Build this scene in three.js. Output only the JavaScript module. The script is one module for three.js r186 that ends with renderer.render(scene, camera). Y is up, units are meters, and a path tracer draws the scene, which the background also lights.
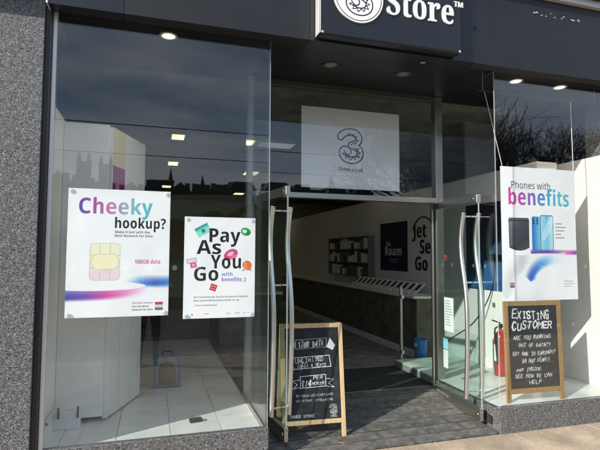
import * as THREE from 'three';
import { RoundedBoxGeometry } from 'three/addons/geometries/RoundedBoxGeometry.js';
import { TextGeometry } from 'three/addons/geometries/TextGeometry.js';
import { FontLoader } from 'three/addons/loaders/FontLoader.js';
import { MarchingCubes } from 'three/addons/objects/MarchingCubes.js';
import { mergeGeometries } from 'three/addons/utils/BufferGeometryUtils.js';
import { RectAreaLightUniformsLib } from 'three/addons/lights/RectAreaLightUniformsLib.js';

const V = (x, y, z) => new THREE.Vector3(x, y, z);
const R = THREE.MathUtils.degToRad;
let seed = 7;
const rnd = () => { seed = (seed + 0x6d2b79f5) | 0; let t = Math.imul(seed ^ (seed >>> 15), 1 | seed); t = (t + Math.imul(t ^ (t >>> 7), 61 | t)) ^ t; return ((t ^ (t >>> 14)) >>> 0) / 4294967296; };
const rr = (a, b) => a + (b - a) * rnd();

// ------------------------------------------------------------------ camera, sky, sun, exposure
const scene = new THREE.Scene();
const camera = new THREE.PerspectiveCamera(2 * THREE.MathUtils.radToDeg(Math.atan(225 / 480)), 4 / 3, 0.05, 2000);
camera.rotation.order = 'YXZ';
camera.rotation.set(R(3.4), R(-16.85), R(0.3));
camera.position.set(0, 1.74, 4);
const renderer = new THREE.WebGLRenderer({ antialias: true });
renderer.toneMapping = THREE.LinearToneMapping;
renderer.toneMappingExposure = 1.6;
renderer.shadowMap.enabled = true;
RectAreaLightUniformsLib.init();

// street-side azimuth of the sun: it shines along the facade from the left, 27 degrees off the wall, 28 degrees high
const AZ = R(27), EL = R(28);
const toSun = V(-Math.cos(AZ) * Math.cos(EL), Math.sin(EL), Math.sin(AZ) * Math.cos(EL));
const sun = new THREE.DirectionalLight(new THREE.Color(1, 0.94, 0.85), 4.2);
sun.position.copy(toSun).multiplyScalar(40);
sun.target.position.set(1, 0, 0);
sun.castShadow = true; sun.shadow.mapSize.set(2048, 2048);
Object.assign(sun.shadow.camera, { left: -12, right: 12, top: 12, bottom: -12, near: 1, far: 120 });
scene.add(sun, sun.target);

// fractal value noise on a lattice, used by the sky and the textures
const HASH = new Float32Array(65536); for (let i = 0; i < 65536; i++) HASH[i] = rnd();
const vn = (x, y, p) => {
  const xi = Math.floor(x), yi = Math.floor(y), fx = x - xi, fy = y - yi, sx = fx * fx * (3 - 2 * fx), sy = fy * fy * (3 - 2 * fy);
  const h = (a, b) => HASH[((((a % p) + p) % p) * 73 + (((b % p) + p) % p) * 1013) & 65535];
  return (h(xi, yi) * (1 - sx) + h(xi + 1, yi) * sx) * (1 - sy) + (h(xi, yi + 1) * (1 - sx) + h(xi + 1, yi + 1) * sx) * sy;
};
const fbm = (x, y, p, o = 5) => { let s = 0, a = 0.5, t = 0; for (let i = 0; i < o; i++) { s += a * vn(x, y, p); t += a; a *= 0.5; x *= 2; y *= 2; p *= 2; } return s / t; };
{
  const W = 1024, H = 512, d = new Float32Array(W * H * 4);
  for (let j = 0; j < H; j++) for (let i = 0; i < W; i++) {
    const el = (j / (H - 1) - 0.5) * Math.PI, k = Math.max(0, Math.sin(el)), o = (j * W + i) * 4;
    const hz = Math.pow(1 - k, 3.5);
    let r = 0.16 + 0.3 * hz, g = 0.27 + 0.34 * hz, b = 0.47 + 0.33 * hz;
    const az = i / W * 16, kk = 1.6 / (0.25 + k);
    let c = fbm(az, kk * 2.2 + az * 0.1, 16, 6); c = Math.min(1, Math.max(0, (c - 0.4) * 3.4)) * 0.8;
    r += c * (0.74 - r); g += c * (0.79 - g); b += c * (0.88 - b);
    if (el < 0) { r = g = b = 0.12; }
    d[o] = r; d[o + 1] = g; d[o + 2] = b; d[o + 3] = 1;
  }
  const t = new THREE.DataTexture(d, W, H, THREE.RGBAFormat, THREE.FloatType);
  t.mapping = THREE.EquirectangularReflectionMapping; t.magFilter = THREE.LinearFilter; t.needsUpdate = true;
  scene.background = t; scene.environment = t;
}

// ------------------------------------------------------------------ textures and materials
const canvas = (w, h) => { const c = document.createElement('canvas'); c.width = w; c.height = h; return c; };
const ctex = (c, srgb = true) => { const t = new THREE.CanvasTexture(c); if (srgb) t.colorSpace = THREE.SRGBColorSpace; t.wrapS = t.wrapT = THREE.RepeatWrapping; t.magFilter = THREE.LinearFilter; return t; };
function dtex(n, f, srgb = true) {            // f(u, v) -> [r,g,b] 0..255
  const d = new Uint8Array(n * n * 4);
  for (let j = 0; j < n; j++) for (let i = 0; i < n; i++) { const c = f(i / n, j / n), o = (j * n + i) * 4; d[o] = c[0]; d[o + 1] = c[1]; d[o + 2] = c[2]; d[o + 3] = 255; }
  const t = new THREE.DataTexture(d, n, n); t.wrapS = t.wrapT = THREE.RepeatWrapping; t.magFilter = THREE.LinearFilter; if (srgb) t.colorSpace = THREE.SRGBColorSpace; t.needsUpdate = true; return t;
}
const M = (o) => new THREE.MeshStandardMaterial(o);
const P = (o) => new THREE.MeshPhysicalMaterial(o);
const lin = (r, g, b) => new THREE.Color().setRGB(r, g, b);
const rep = (t, s) => { const c = t.clone(); c.repeat.set(1 / s, 1 / s); c.needsUpdate = true; return c; };

function graniteCanvas(n, cells, base, spread) {
  const c = canvas(n, n), x = c.getContext('2d');
  x.fillStyle = `rgb(${base},${base},${base})`; x.fillRect(0, 0, n, n);
  const s = n / cells;
  for (let k = 0; k < cells * cells * 2.4; k++) {
    const px = rnd() * n, py = rnd() * n, t = rnd();
    let v = t < 0.24 ? rr(0.25, 0.55) : t < 0.82 ? rr(0.75, 1.12) : rr(1.2, 1.75); v = base * (1 + (v - 1) * spread);
    const w = Math.min(245, v) | 0; x.fillStyle = `rgb(${w},${w},${(w * 1.01) | 0})`;
    const a0 = rnd() * 6, q = [];
    for (let m = 0; m < 6; m++) { const a = a0 + m * 1.047, rad = s * rr(0.25, 0.95); q.push([Math.cos(a) * rad, Math.sin(a) * rad * 0.8]); }
    for (const ox of [0, -n, n]) for (const oy of [0, -n, n]) {
      if (px + ox < -2 * s || px + ox > n + 2 * s || py + oy < -2 * s || py + oy > n + 2 * s) continue;
      x.beginPath(); q.forEach(([a, b], m) => (m ? x.lineTo(px + ox + a, py + oy + b) : x.moveTo(px + ox + a, py + oy + b))); x.fill();
    }
  }
  return c;
}
const gran = ctex(graniteCanvas(1024, 108, 100, 0.92));
const fineNoise = dtex(512, (u, v) => { const a = 110 + 120 * fbm(u * 32, v * 32, 32, 4); return [a, a, a]; }, false);
const dirt = dtex(1024, (u, v) => { const a = 255 * Math.min(1, 0.7 + 0.5 * (fbm(u * 6, v * 6, 6, 6) - 0.3) + 0.25 * (fbm(u * 60, v * 60, 60, 3) - 0.5)); return [a, a * 0.99, a * 0.97]; });
const streak = dtex(1024, (u, v) => { const a = 255 * Math.min(1, 0.8 + 0.14 * fbm(u * 40, v * 2, 40, 4) - 0.12 * fbm(u * 5, v * 5, 5, 5)); return [a, a, a * 1.0]; });
const sandTex = dtex(1024, (u, v) => { const f = fbm(u * 5, v * 5, 5, 6), g = fbm(u * 120, v * 120, 120, 2), k = 0.72 + 0.34 * f + 0.2 * (g - 0.5); return [Math.min(255, 196 * k), Math.min(255, 174 * k), Math.min(255, 147 * k)]; });
const deckTex = dtex(1024, (u, v) => { const g = HASH[((u * 1024 | 0) * 131 + (v * 1024 | 0) * 7919) & 65535], f = fbm(u * 14, v * 14, 14, 6), s = fbm(u * 160, v * 160, 160, 2); const k = 58 + 74 * f + 70 * Math.max(0, s - 0.52) * 2 + 18 * (g - 0.5); return [k, k * 0.985, k * 0.96]; });
const woodTex = dtex(512, (u, v) => { const g = fbm(u * 60 + 3 * fbm(u * 4, v * 4, 4), v * 3, 60, 4); return [186 + 50 * g, 150 + 52 * g, 104 + 50 * g]; });
const asphTex = dtex(512, (u, v) => { const k = 52 + 50 * fbm(u * 80, v * 80, 80, 3); return [k, k, k * 1.02]; });
const tileTex = dtex(512, (u, v) => { const k = 205 + 34 * fbm(u * 5, v * 5, 5, 6) + 8 * fbm(u * 90, v * 90, 90, 2); return [k * 0.985, k, k * 0.985]; });

const whiteTex = dtex(512, (u, v) => { const k = 236 + 16 * fbm(u * 5, v * 5, 5, 6) + 4 * fbm(u * 90, v * 90, 90, 2); return [k, k, k * 0.99]; });

const mat = {
  granite: P({ map: rep(gran, 0.75), roughness: 0.42, bumpMap: rep(gran, 0.75), bumpScale: 0.0006 }),
  fascia: P({ color: lin(0.019, 0.0195, 0.023), map: rep(streak, 1.7), roughness: 0.5 }),
  fasciaB: P({ color: lin(0.017, 0.019, 0.028), map: rep(streak, 1.9), roughness: 0.36 }),
  sign: P({ color: lin(0.016, 0.018, 0.025), map: rep(streak, 1.4), roughness: 0.3 }),
  black: P({ color: lin(0.012, 0.012, 0.013), roughness: 0.4 }),
  headBar: M({ color: lin(0.1, 0.09, 0.08), metalness: 0.4, roughness: 0.45 }),
  steel: P({ color: lin(0.52, 0.51, 0.49), metalness: 1, roughness: 0.32, bumpMap: rep(fineNoise, 0.05), bumpScale: 0.0001 }),
  steelPol: P({ color: lin(0.72, 0.71, 0.69), metalness: 1, roughness: 0.36 }),
  alu: P({ color: lin(0.68, 0.67, 0.66), metalness: 0.35, roughness: 0.38 }),
  brass: P({ color: lin(0.6, 0.45, 0.22), metalness: 1, roughness: 0.25 }),
  glass: P({ color: lin(0.975, 0.985, 0.985), transmission: 1, roughness: 0, thickness: 0, ior: 1.52 }),
  doorGlass: P({ color: lin(0.9, 0.965, 0.94), transmission: 1, roughness: 0, thickness: 0, ior: 1.52 }),
  glassEdge: P({ color: lin(0.7, 0.8, 0.77), roughness: 0.25, transmission: 0.65, thickness: 0 }),
  cornerEdge: P({ color: lin(0.93, 0.96, 0.95), roughness: 0.3, transmission: 0.88, thickness: 0 }),
  frost: P({ color: lin(0.85, 0.88, 0.87), roughness: 0.8, transparent: true, opacity: 0.1 }),
  sand: M({ color: lin(0.92, 0.94, 0.95), map: rep(sandTex, 1.3), roughness: 0.9, bumpMap: rep(fineNoise, 0.3), bumpScale: 0.001 }),
  deck: [0.92, 1.0, 1.1].map((k) => P({ color: lin(k * 0.7, k * 0.69, k * 0.66), map: rep(deckTex, 0.9), roughness: 0.7, bumpMap: rep(deckTex, 0.9), bumpScale: 0.0012 })),
  darkGap: M({ color: lin(0.012, 0.012, 0.012), roughness: 1 }),
  mat: M({ color: lin(0.02, 0.02, 0.021), roughness: 1, bumpMap: rep(fineNoise, 0.08), bumpScale: 0.003 }),
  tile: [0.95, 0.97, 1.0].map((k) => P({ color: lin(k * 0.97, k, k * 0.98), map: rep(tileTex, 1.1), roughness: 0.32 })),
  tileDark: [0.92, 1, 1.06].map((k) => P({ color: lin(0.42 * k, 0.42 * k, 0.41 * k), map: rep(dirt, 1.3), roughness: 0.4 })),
  grout: M({ color: lin(0.25, 0.26, 0.25), roughness: 0.9 }),
  white: M({ color: lin(0.84, 0.84, 0.83), roughness: 0.6, map: rep(whiteTex, 2.3) }),
  ceil: M({ color: lin(0.3, 0.3, 0.29), roughness: 0.9, map: rep(dirt, 2.2) }),
  shelfGrey: M({ color: lin(0.16, 0.16, 0.16), roughness: 0.6 }),
  counter: M({ color: lin(0.24, 0.21, 0.17), roughness: 0.55, map: rep(dirt, 1) }),
  wood: M({ map: rep(woodTex, 0.35), color: lin(0.84, 0.88, 0.92), roughness: 0.6 }),
  woodGold: M({ map: rep(woodTex, 0.3), color: lin(0.5, 0.45, 0.31), roughness: 0.6 }),
  lampOff: M({ color: lin(0.2, 0.19, 0.17), roughness: 0.5 }),
  lampOn: M({ color: lin(0.8, 0.7, 0.5), emissive: lin(1, 0.82, 0.5), emissiveIntensity: 1.3 }),
  panelOn: M({ color: lin(0.8, 0.75, 0.5), emissive: lin(1, 0.87, 0.45), emissiveIntensity: 0.9 }),
  panelDim: M({ color: lin(0.6, 0.6, 0.58), roughness: 0.6, emissive: lin(0.8, 0.85, 0.8), emissiveIntensity: 0.1 }),
  paper: M({ color: lin(0.78, 0.79, 0.78), roughness: 0.75 }),
  letter: M({ color: lin(0.78, 0.78, 0.76), roughness: 0.4 }),
  inkBlack: M({ color: lin(0.015, 0.015, 0.018), roughness: 0.6 }),
  cup: P({ color: lin(0.8, 0.85, 0.85), roughness: 0.15, transmission: 0.6, thickness: 0 }),
  slateBlue: P({ color: lin(0.09, 0.14, 0.24), roughness: 0.4 }),
  blue: P({ color: lin(0.03, 0.2, 0.55), roughness: 0.35 }),
  red: P({ color: lin(0.34, 0.018, 0.016), roughness: 0.3, clearcoat: 0.6 }),
  asphalt: M({ map: rep(asphTex, 1.5), roughness: 0.95 }),
  kerb: M({ map: rep(dirt, 1.2), color: lin(0.3, 0.29, 0.27), roughness: 0.9 }),
  grass: M({ color: lin(0.05, 0.075, 0.025), roughness: 1, map: rep(dirt, 20) }),
  stone: [0.17, 0.2, 0.24].map((k) => M({ color: lin(k, k * 0.9, k * 0.76), roughness: 0.95, map: rep(dirt, 9) })),
  slate: M({ color: lin(0.055, 0.058, 0.066), roughness: 0.8 }),
  bark: M({ color: lin(0.05, 0.042, 0.034), roughness: 1 }),
  leaf: M({ color: lin(0.035, 0.055, 0.02), roughness: 0.9, side: THREE.DoubleSide }),
};

// ------------------------------------------------------------------ helpers
const taken = new Map();
const numbered = (n) => { const k = taken.get(n) ?? 0; taken.set(n, k + 1); return k ? n + '_' + String(k).padStart(3, '0') : n; };
function tag(o, label, category, group) { o.userData.label = label; o.userData.category = category; if (group) o.userData.group = group; return o; }
function thing(name, label, category, pos = [0, 0, 0], turn = 0, group) {
  const o = new THREE.Group(); o.name = numbered(name); o.position.set(...pos); o.rotation.y = turn; scene.add(o); return tag(o, label, category, group);
}
function part(parent, name, geo, m, pos, turn) {
  const o = new THREE.Mesh(geo, m); o.name = parent === scene ? numbered(name) : name; o.castShadow = o.receiveShadow = true;
  if (pos) o.position.set(...pos); if (turn) o.rotation.set(...turn);
  parent.add(o); return o;
}
function struct(name, geo, m, pos) { const o = part(scene, name, geo, m, pos); o.userData.kind = 'structure'; return o; }
function uvm(g, s = 1, ox = 0, oy = 0) {                       // uv in metres from the dominant side of each normal
  const p = g.attributes.position, n = g.attributes.normal, uv = new Float32Array(p.count * 2);
  for (let i = 0; i < p.count; i++) {
    const ax = Math.abs(n.getX(i)), ay = Math.abs(n.getY(i)), az = Math.abs(n.getZ(i)), X = p.getX(i), Y = p.getY(i), Z = p.getZ(i);
    const [a, b] = ay >= ax && ay >= az ? [X, Z] : ax > az ? [Z, Y] : [X, Y];
    uv[i * 2] = a * s + ox; uv[i * 2 + 1] = b * s + oy;
  }
  g.setAttribute('uv', new THREE.BufferAttribute(uv, 2)); return g;
}
const box = (x0, x1, y0, y1, z0, z1, r = 0, o = 0) => {         // box by its extents, r > 0 rounds the edges
  const w = Math.abs(x1 - x0), h = Math.abs(y1 - y0), d = Math.abs(z1 - z0);
  const g = r ? new RoundedBoxGeometry(w, h, d, 2, Math.min(r, w / 2.01, h / 2.01, d / 2.01)) : new THREE.BoxGeometry(w, h, d);
  g.translate((x0 + x1) / 2, (y0 + y1) / 2, (z0 + z1) / 2); return uvm(g, 1, o, o * 0.7);
};
const cyl = (r0, r1, h, n = 20) => new THREE.CylinderGeometry(r0, r1, h, n);
const tube = (pts, r, n = 24, k = 10) => new THREE.TubeGeometry(new THREE.CatmullRomCurve3(pts), n, r, k);
const rod = (a, b, r, k = 8) => { const d = b.clone().sub(a), g = cyl(r, r, d.length(), k); g.applyQuaternion(new THREE.Quaternion().setFromUnitVectors(V(0, 1, 0), d.normalize())); const m = a.clone().add(b).multiplyScalar(0.5); return g.translate(m.x, m.y, m.z); };
const print = (c, rough = 0.55) => M({ map: ctex(c), roughness: rough });
const sheet = (w, h, t = 0.003, wave = 0) => {                    // a printed sheet; wave > 0 lets it bow and ripple by that many metres
  if (!wave) return new THREE.BoxGeometry(w, h, t);
  const g = new THREE.BoxGeometry(w, h, t, 24, 24, 1), p = g.attributes.position, o = rnd() * 40;
  for (let i = 0; i < p.count; i++) { const u = p.getX(i) / w, v = p.getY(i) / h; p.setZ(i, p.getZ(i) + wave * (2 * (fbm(u * 2.2 + 9 + o, v * 2.2 + 9, 64, 3) - 0.5) + 0.5 * Math.cos(u * 3))); }
  g.computeVertexNormals(); return g;
};
const font = await new FontLoader().loadAsync('fonts/droid/droid_serif_bold.typeface.json');
const fontS = await new FontLoader().loadAsync('fonts/droid/droid_sans_bold.typeface.json');
const text = (s, size, depth, f = fontS) => new TextGeometry(s, { font: f, size, depth, curveSegments: 6, bevelEnabled: false });

// ------------------------------------------------------------------ ground
const FALL = 0.028;                                            // the pavement falls gently to the kerb
const slope = (g) => { const p = g.attributes.position; for (let i = 0; i < p.count; i++) p.setY(i, p.getY(i) - FALL * Math.max(0, p.getZ(i))); g.computeVertexNormals(); return g; };
struct('ground', uvm(new THREE.PlaneGeometry(1200, 1200).rotateX(-Math.PI / 2)), mat.grass, [0, -1.2, 300]);
{
  const bed = struct('pavement', slope(box(-14, 16, -0.3, -0.012, -0.2, 5.2)), mat.grout);
  for (let j = 0; j < 6; j++) for (let i = 0; i < 30; i++) {
    const x0 = -11 + i * 0.9 - (j % 2) * 0.45, z0 = 0.002 + j * 0.86, k = rnd();
    part(bed, 'flagstone', slope(box(x0 + 0.004, x0 + 0.896, -0.05, (k - 0.5) * 0.003, z0, z0 + 0.852, 0.004, rnd() * 9)), mat.sand);
  }
  struct('kerb', box(-14, 16, -0.4, -0.146, 5.2, 5.5, 0.02), mat.kerb);
  struct('road', uvm(box(-60, 60, -0.6, -0.27, 5.5, 19)), mat.asphalt);
  struct('kerb', box(-60, 60, -0.6, -0.15, 19, 19.3, 0.02), mat.kerb);
  struct('far_pavement', box(-60, 60, -0.6, -0.16, 19.3, 23.5), mat.sand);
}

// ------------------------------------------------------------------ shop shell: floors, walls, ceiling
const SX0 = -3.2, SX1 = 9.4, ZB = -14;
struct('ceiling', box(SX0 - 0.2, SX1 + 0.2, 3.696, 3.85, ZB - 0.2, -0.02), mat.ceil);
struct('back_wall', box(SX0, SX1, 0, 3.69, ZB - 0.2, ZB), mat.white);
struct('side_wall', box(SX0 - 0.2, SX0, 0, 3.695, ZB, -0.02), mat.white);
struct('side_wall', box(SX1, SX1 + 0.2, 0, 3.695, ZB, -0.02), mat.white);
struct('window_side_wall', box(4.86, 4.96, 0.25, 2.88, -2.6, -0.03), mat.white);
{
  const w = struct('interior_wall', box(4.285, 4.585, 0.16, 2.84, -11.5, -0.55, 0.012), mat.white);
     // the white wall on the right of the shop
  part(w, 'skirting', box(4.272, 4.2845, 0.26, 0.36, -2.29, -1.5), mat.paper);
  const s = struct('window_partition', box(-0.79, -0.41, 0.3, 2.9, -0.95, -0.63, 0.006), mat.white);
  const lw = struct('window_side_wall', box(-0.9, -0.791, 0.25, 2.92, -0.95, -0.03), mat.white);
  part(lw, 'skirting', box(-0.79, -0.775, 0.25, 0.37, -0.62, -0.12), mat.paper);
  // the angled return panel behind it, in three upright boards
  const a = V(-0.4, 0, -0.66), b = V(-0.13, 0, -1.36), L = a.distanceTo(b), ang = Math.atan2(-(b.z - a.z), b.x - a.x);
  const g = new THREE.Group(); g.name = 'angled_partition'; g.position.set(a.x, 0.25, a.z); g.rotation.y = ang; g.userData.kind = 'structure'; scene.add(g);
  for (let k = 0; k < 3; k++) part(g, 'board', box(k * L / 3 + 0.006, (k + 1) * L / 3 - 0.006, 0.02, 2.64, -0.02, 0.02, 0.004), mat.white);
}
{
  const f = struct('shop_floor', box(SX0, SX1, -0.1, 0.148, ZB, -1.22), mat.grout);
  for (let i = 0; i < 14; i++) for (let j = 0; j < 14; j++) {
    const x0 = -3.1 + i * 0.6, z0 = -2.25 - j * 0.6;
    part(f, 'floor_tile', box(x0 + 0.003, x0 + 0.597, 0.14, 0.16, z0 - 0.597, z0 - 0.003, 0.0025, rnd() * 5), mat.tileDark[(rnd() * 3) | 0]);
  }
  part(f, 'entrance_mat', box(0.99, 3.5, 0.149, 0.158, -2.24, -1.23, 0.003), mat.mat);
}
function tilesOn(name, x0, x1, z0, z1, top, size, ms, ox = 0) {    // a raised display floor with single tiles
  const f = struct(name, box(x0, x1, 0.0, top - 0.012, z0, z1), mat.grout);
  for (let x = x0 - ox; x < x1; x += size) for (let z = z1; z > z0; z -= size) {
    const a = Math.max(x, x0) + 0.002, b = Math.min(x + size, x1) - 0.002, c = Math.max(z - size, z0) + 0.002, d = z - 0.002;
    if (b - a < 0.03 || d - c < 0.03) continue;
    part(f, 'floor_tile', box(a, b, top - 0.014, top, c, d, 0.0015, rnd() * 5), ms[(rnd() * 3) | 0]);
  }
}
tilesOn('window_floor', -0.9, 0.915, -4.6, -0.05, 0.25, 0.42, mat.tile, 0.2);
tilesOn('window_floor', 3.29, 4.86, -2.2, -0.05, 0.25, 0.5, mat.tile, 0.1);

// ------------------------------------------------------------------ shopfront
{
  const pl = thing('granite_pillar', 'grey speckled granite pillar beside the window with two posters', 'pillar', [0, 0, 0]);
  part(pl, 'slab', box(-3.4, -0.83, -0.2, 3.9, -0.5, 0.05, 0.006), mat.granite);
  part(pl, 'cornice', box(-3.4, -0.845, 3.72, 4.6, -0.4, 0.235, 0.008, 3), mat.granite);
  const p2 = thing('granite_pillar', 'grey speckled granite pillar at the far end of the poster window with wires', 'pillar', [0, 0, 0]);
  part(p2, 'slab', box(4.97, 9.8, -0.2, 3.58, -0.5, 0.05, 0.006, 5), mat.granite);

  const f = thing('fascia', 'dark slate blue shop fascia of flat metal panels with sign in the middle', 'fascia');
  for (const [a, b, m] of [[-0.795, -0.268, mat.fasciaB], [-0.264, 1.24, mat.fascia], [1.244, 2.918, mat.fasciaB], [2.922, 9.8, mat.fascia]]) part(f, 'panel', box(a, b, 3.585, 4.345, 0.02, 0.15, 0, a), m);
  part(f, 'end_trim', box(-0.808, -0.7955, 3.585, 4.345, 0.02, 0.153, 0.002), mat.alu);
  part(f, 'top_trim', box(-0.8, 9.8, 4.346, 4.42, 0.0, 0.2, 0.01), mat.alu);
  part(f, 'core', box(-0.79, 9.8, 3.7, 4.34, -1.3, 0.019), mat.black);
  for (let k = 0; k < 14; k++) part(f, 'scratch', new THREE.SphereGeometry(1, 6, 4).scale(rr(0.006, 0.022), rr(0.002, 0.005), 0.001), mat.letter, [rr(3.62, 4.25), 4.2 + rr(-0.02, 0.02), 0.1505]);
  const up = thing('upper_storey', 'pale stone upper wall above the dark fascia', 'wall');
  part(up, 'wall', box(-3.4, 9.8, 4.605, 9, -0.9, 0.0, 0, 2), mat.stone[2]);
  part(up, 'ledge', box(-0.83, 9.8, 4.43, 4.6, -0.9, 0.3, 0.02, 1), mat.stone[2]);

  const so = struct('soffit', box(-0.8, 5.0, 3.675, 3.695, -1.25, 0.018), mat.fasciaB);
  void so;
}
function downlight(x, z, lit, label, group) {
  const y = 3.674, t = thing('downlight', label, 'light', [x, y, z], 0, group);
  part(t, 'bezel', new THREE.LatheGeometry([[0.058, 0.004], [0.058, -0.006], [0.066, -0.009], [0.078, -0.006], [0.082, 0], [0.058, 0.004]].map(([a, b]) => new THREE.Vector2(a, b)), 28), lit ? mat.alu : mat.headBar);
  part(t, 'diffuser', cyl(0.06, 0.06, 0.006, 24), lit ? mat.lampOn : mat.lampOff, [0, -0.001, 0]);
  if (!lit) for (const s of [-1, 1]) part(t, 'clip', new RoundedBoxGeometry(0.03, 0.012, 0.016, 1, 0.004), mat.headBar, [s * 0.1, -0.006, 0.02 * s]);
  if (lit) { const l = new THREE.SpotLight(lin(1, 0.8, 0.5), 1.2, 0, 1.1, 0.6); l.position.set(0, -0.012, 0); l.target.position.set(0, -1, 0); l.castShadow = true; l.shadow.radius = 2.5; t.add(l, l.target); }
  return t;
}
downlight(0.08, -0.34, true, 'lit round downlight above the window with two posters');
downlight(3.82, -0.33, true, 'lit round downlight above the hanging poster, one of a pair', 'lit downlights above the hanging poster');
downlight(4.44, -0.34, true, 'lit round downlight above the hanging poster, one of a pair', 'lit downlights above the hanging poster');
downlight(1.69, -0.52, false, 'unlit round downlight in the dark entrance soffit', 'unlit entrance downlights');
downlight(2.52, -0.52, false, 'unlit round downlight in the dark entrance soffit', 'unlit entrance downlights');
tag(part(scene, 'hook', mergeGeometries([rod(V(2.5, 3.674, -0.1), V(2.5, 3.63, -0.1), 0.006), rod(V(2.48, 3.63, -0.1), V(2.53, 3.64, -0.1), 0.008)]), mat.alu), 'small metal hook under the dark entrance soffit', 'hook');

function dots(parent, xs, y, z, ry = 0) { for (const x of xs) { const o = part(parent, 'frosted_dot', new THREE.CircleGeometry(0.02, 16), mat.frost, ry ? [z, y, x] : [x, y, z]); if (ry) o.rotation.y = ry; } }
const range = (a, b, s) => { const o = []; for (let x = a; x <= b; x += s) o.push(x); return o; };
{
  const w = thing('shop_window', 'large dark framed shop window with two white posters on it', 'window');
  part(w, 'jamb', box(-0.829, -0.783, 0.29, 3.6, -0.11, 0.03, 0.004), mat.black);
  part(w, 'head', box(-0.829, 0.95, 3.601, 3.674, -0.1, 0.016, 0.004), mat.black);
  part(w, 'bead', box(-0.7825, -0.752, 0.292, 3.6, -0.03, 0.006, 0.004), mat.alu);
  const pn = part(w, 'pane', box(-0.751, 0.934, 0.291, 3.6, -0.012, 0), mat.glass);
  part(pn, 'edge', box(0.9345, 0.9375, 0.291, 3.6, -0.013, 0.001), mat.glassEdge);
  const rp = part(w, 'return_pane', box(0.921, 0.933, 0.291, 3.6, -1.06, -0.014), mat.glass);
  part(rp, 'channel', box(0.913, 0.941, 0.2515, 0.2905, -1.06, -0.02, 0.002), mat.steel);
  const pl = part(w, 'plinth', box(-0.829, 0.945, -0.1, 0.29, -0.049, 0.012, 0.006), mat.granite);
  part(pl, 'side_slab', box(0.9162, 0.947, -0.1, 0.25, -1.1, -0.05, 0.003), mat.granite);
  dots(w, range(-0.6, 0.9, 0.19), 1.62, 0.0015);

  const q = thing('shop_window', 'corner shop window with the hanging poster and chalkboard behind the glass', 'window');
  const qp = part(q, 'pane', box(3.262, 4.95, 0.251, 3.6, -0.012, 0), mat.glass);
  part(qp, 'edge', box(3.258, 3.2615, 0.251, 3.6, -0.013, 0.001), mat.cornerEdge);
  const qr = part(q, 'return_pane', box(3.263, 3.275, 0.251, 3.6, -1.06, -0.014), mat.glass);
  part(qr, 'channel', box(3.255, 3.283, 0.235, 0.2505, -1.06, -0.02, 0.002), mat.steel);
  part(q, 'head', box(3.25, 4.97, 3.601, 3.674, -0.1, 0.016, 0.004), mat.black);
  const ql = part(q, 'plinth', box(3.25, 4.969, -0.1, 0.25, -0.049, 0.012, 0.006, 2), mat.granite);
  part(ql, 'side_slab', box(3.25, 3.288, -0.1, 0.2345, -1.1, -0.0495, 0.003, 4), mat.granite);
  const vent = part(ql, 'vent', box(3.24, 3.2498, 0.06, 0.14, -0.3, -0.1, 0.003), mat.black);
  for (let k = 0; k < 4; k++) part(vent, 'slat', box(3.236, 3.2398, 0.07 + k * 0.018, 0.078 + k * 0.018, -0.29, -0.11), mat.headBar);
  dots(q, range(3.42, 4.9, 0.19), 1.62, 0.0015); dots(q, range(3.42, 4.9, 0.19), 1.02, 0.0015);
  dots(q, range(-0.95, -0.1, 0.19), 1.62, 3.2615, -Math.PI / 2);
}
// entrance frame with its fanlight
{
  const e = thing('entrance_frame', 'grey steel entrance frame with glazed fanlight over the open doors', 'door frame');
  part(e, 'post', box(0.942, 1.0, 0.15, 3.674, -1.17, -1.07, 0.006), mat.alu);
  part(e, 'post', box(3.262, 3.36, 0.15, 3.674, -1.17, -1.07, 0.006), mat.steel);
  part(e, 'head_bar', box(1.0, 3.262, 3.612, 3.674, -1.165, -1.075, 0.004), mat.headBar);
  part(e, 'transom', box(1.0, 3.262, 2.358, 2.42, -1.175, -1.065, 0.008), mat.steel);
  part(e, 'fanlight_pane', box(1.001, 3.261, 2.421, 3.611, -1.126, -1.114), mat.glass);
  for (const x of [1.014, 3.235]) part(e, 'stop', box(x - 0.012, x + 0.012, 0.16, 2.357, -1.14, -1.11, 0.003), mat.steel);
}
// ramp of separate boards
{
  const a = Math.atan2(0.14, 1.2), n = 8, w = 1.215 / n;
  const r = new THREE.Group(); r.name = 'entrance_ramp'; r.userData.kind = 'structure'; scene.add(r); r.position.set(0, 0.01, 0.0); r.rotation.x = a;
  part(r, 'bed', box(0.948, 3.249, -0.12, -0.03, -1.22, -0.005), mat.darkGap);
  for (let k = 0; k < n; k++) part(r, 'plank', box(0.95, 3.236, -0.025, rr(-0.001, 0.001), -(k + 1) * w + 0.01, -k * w - 0.009, 0.004, rnd() * 7), mat.deck[(rnd() * 3) | 0]);
}

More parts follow.
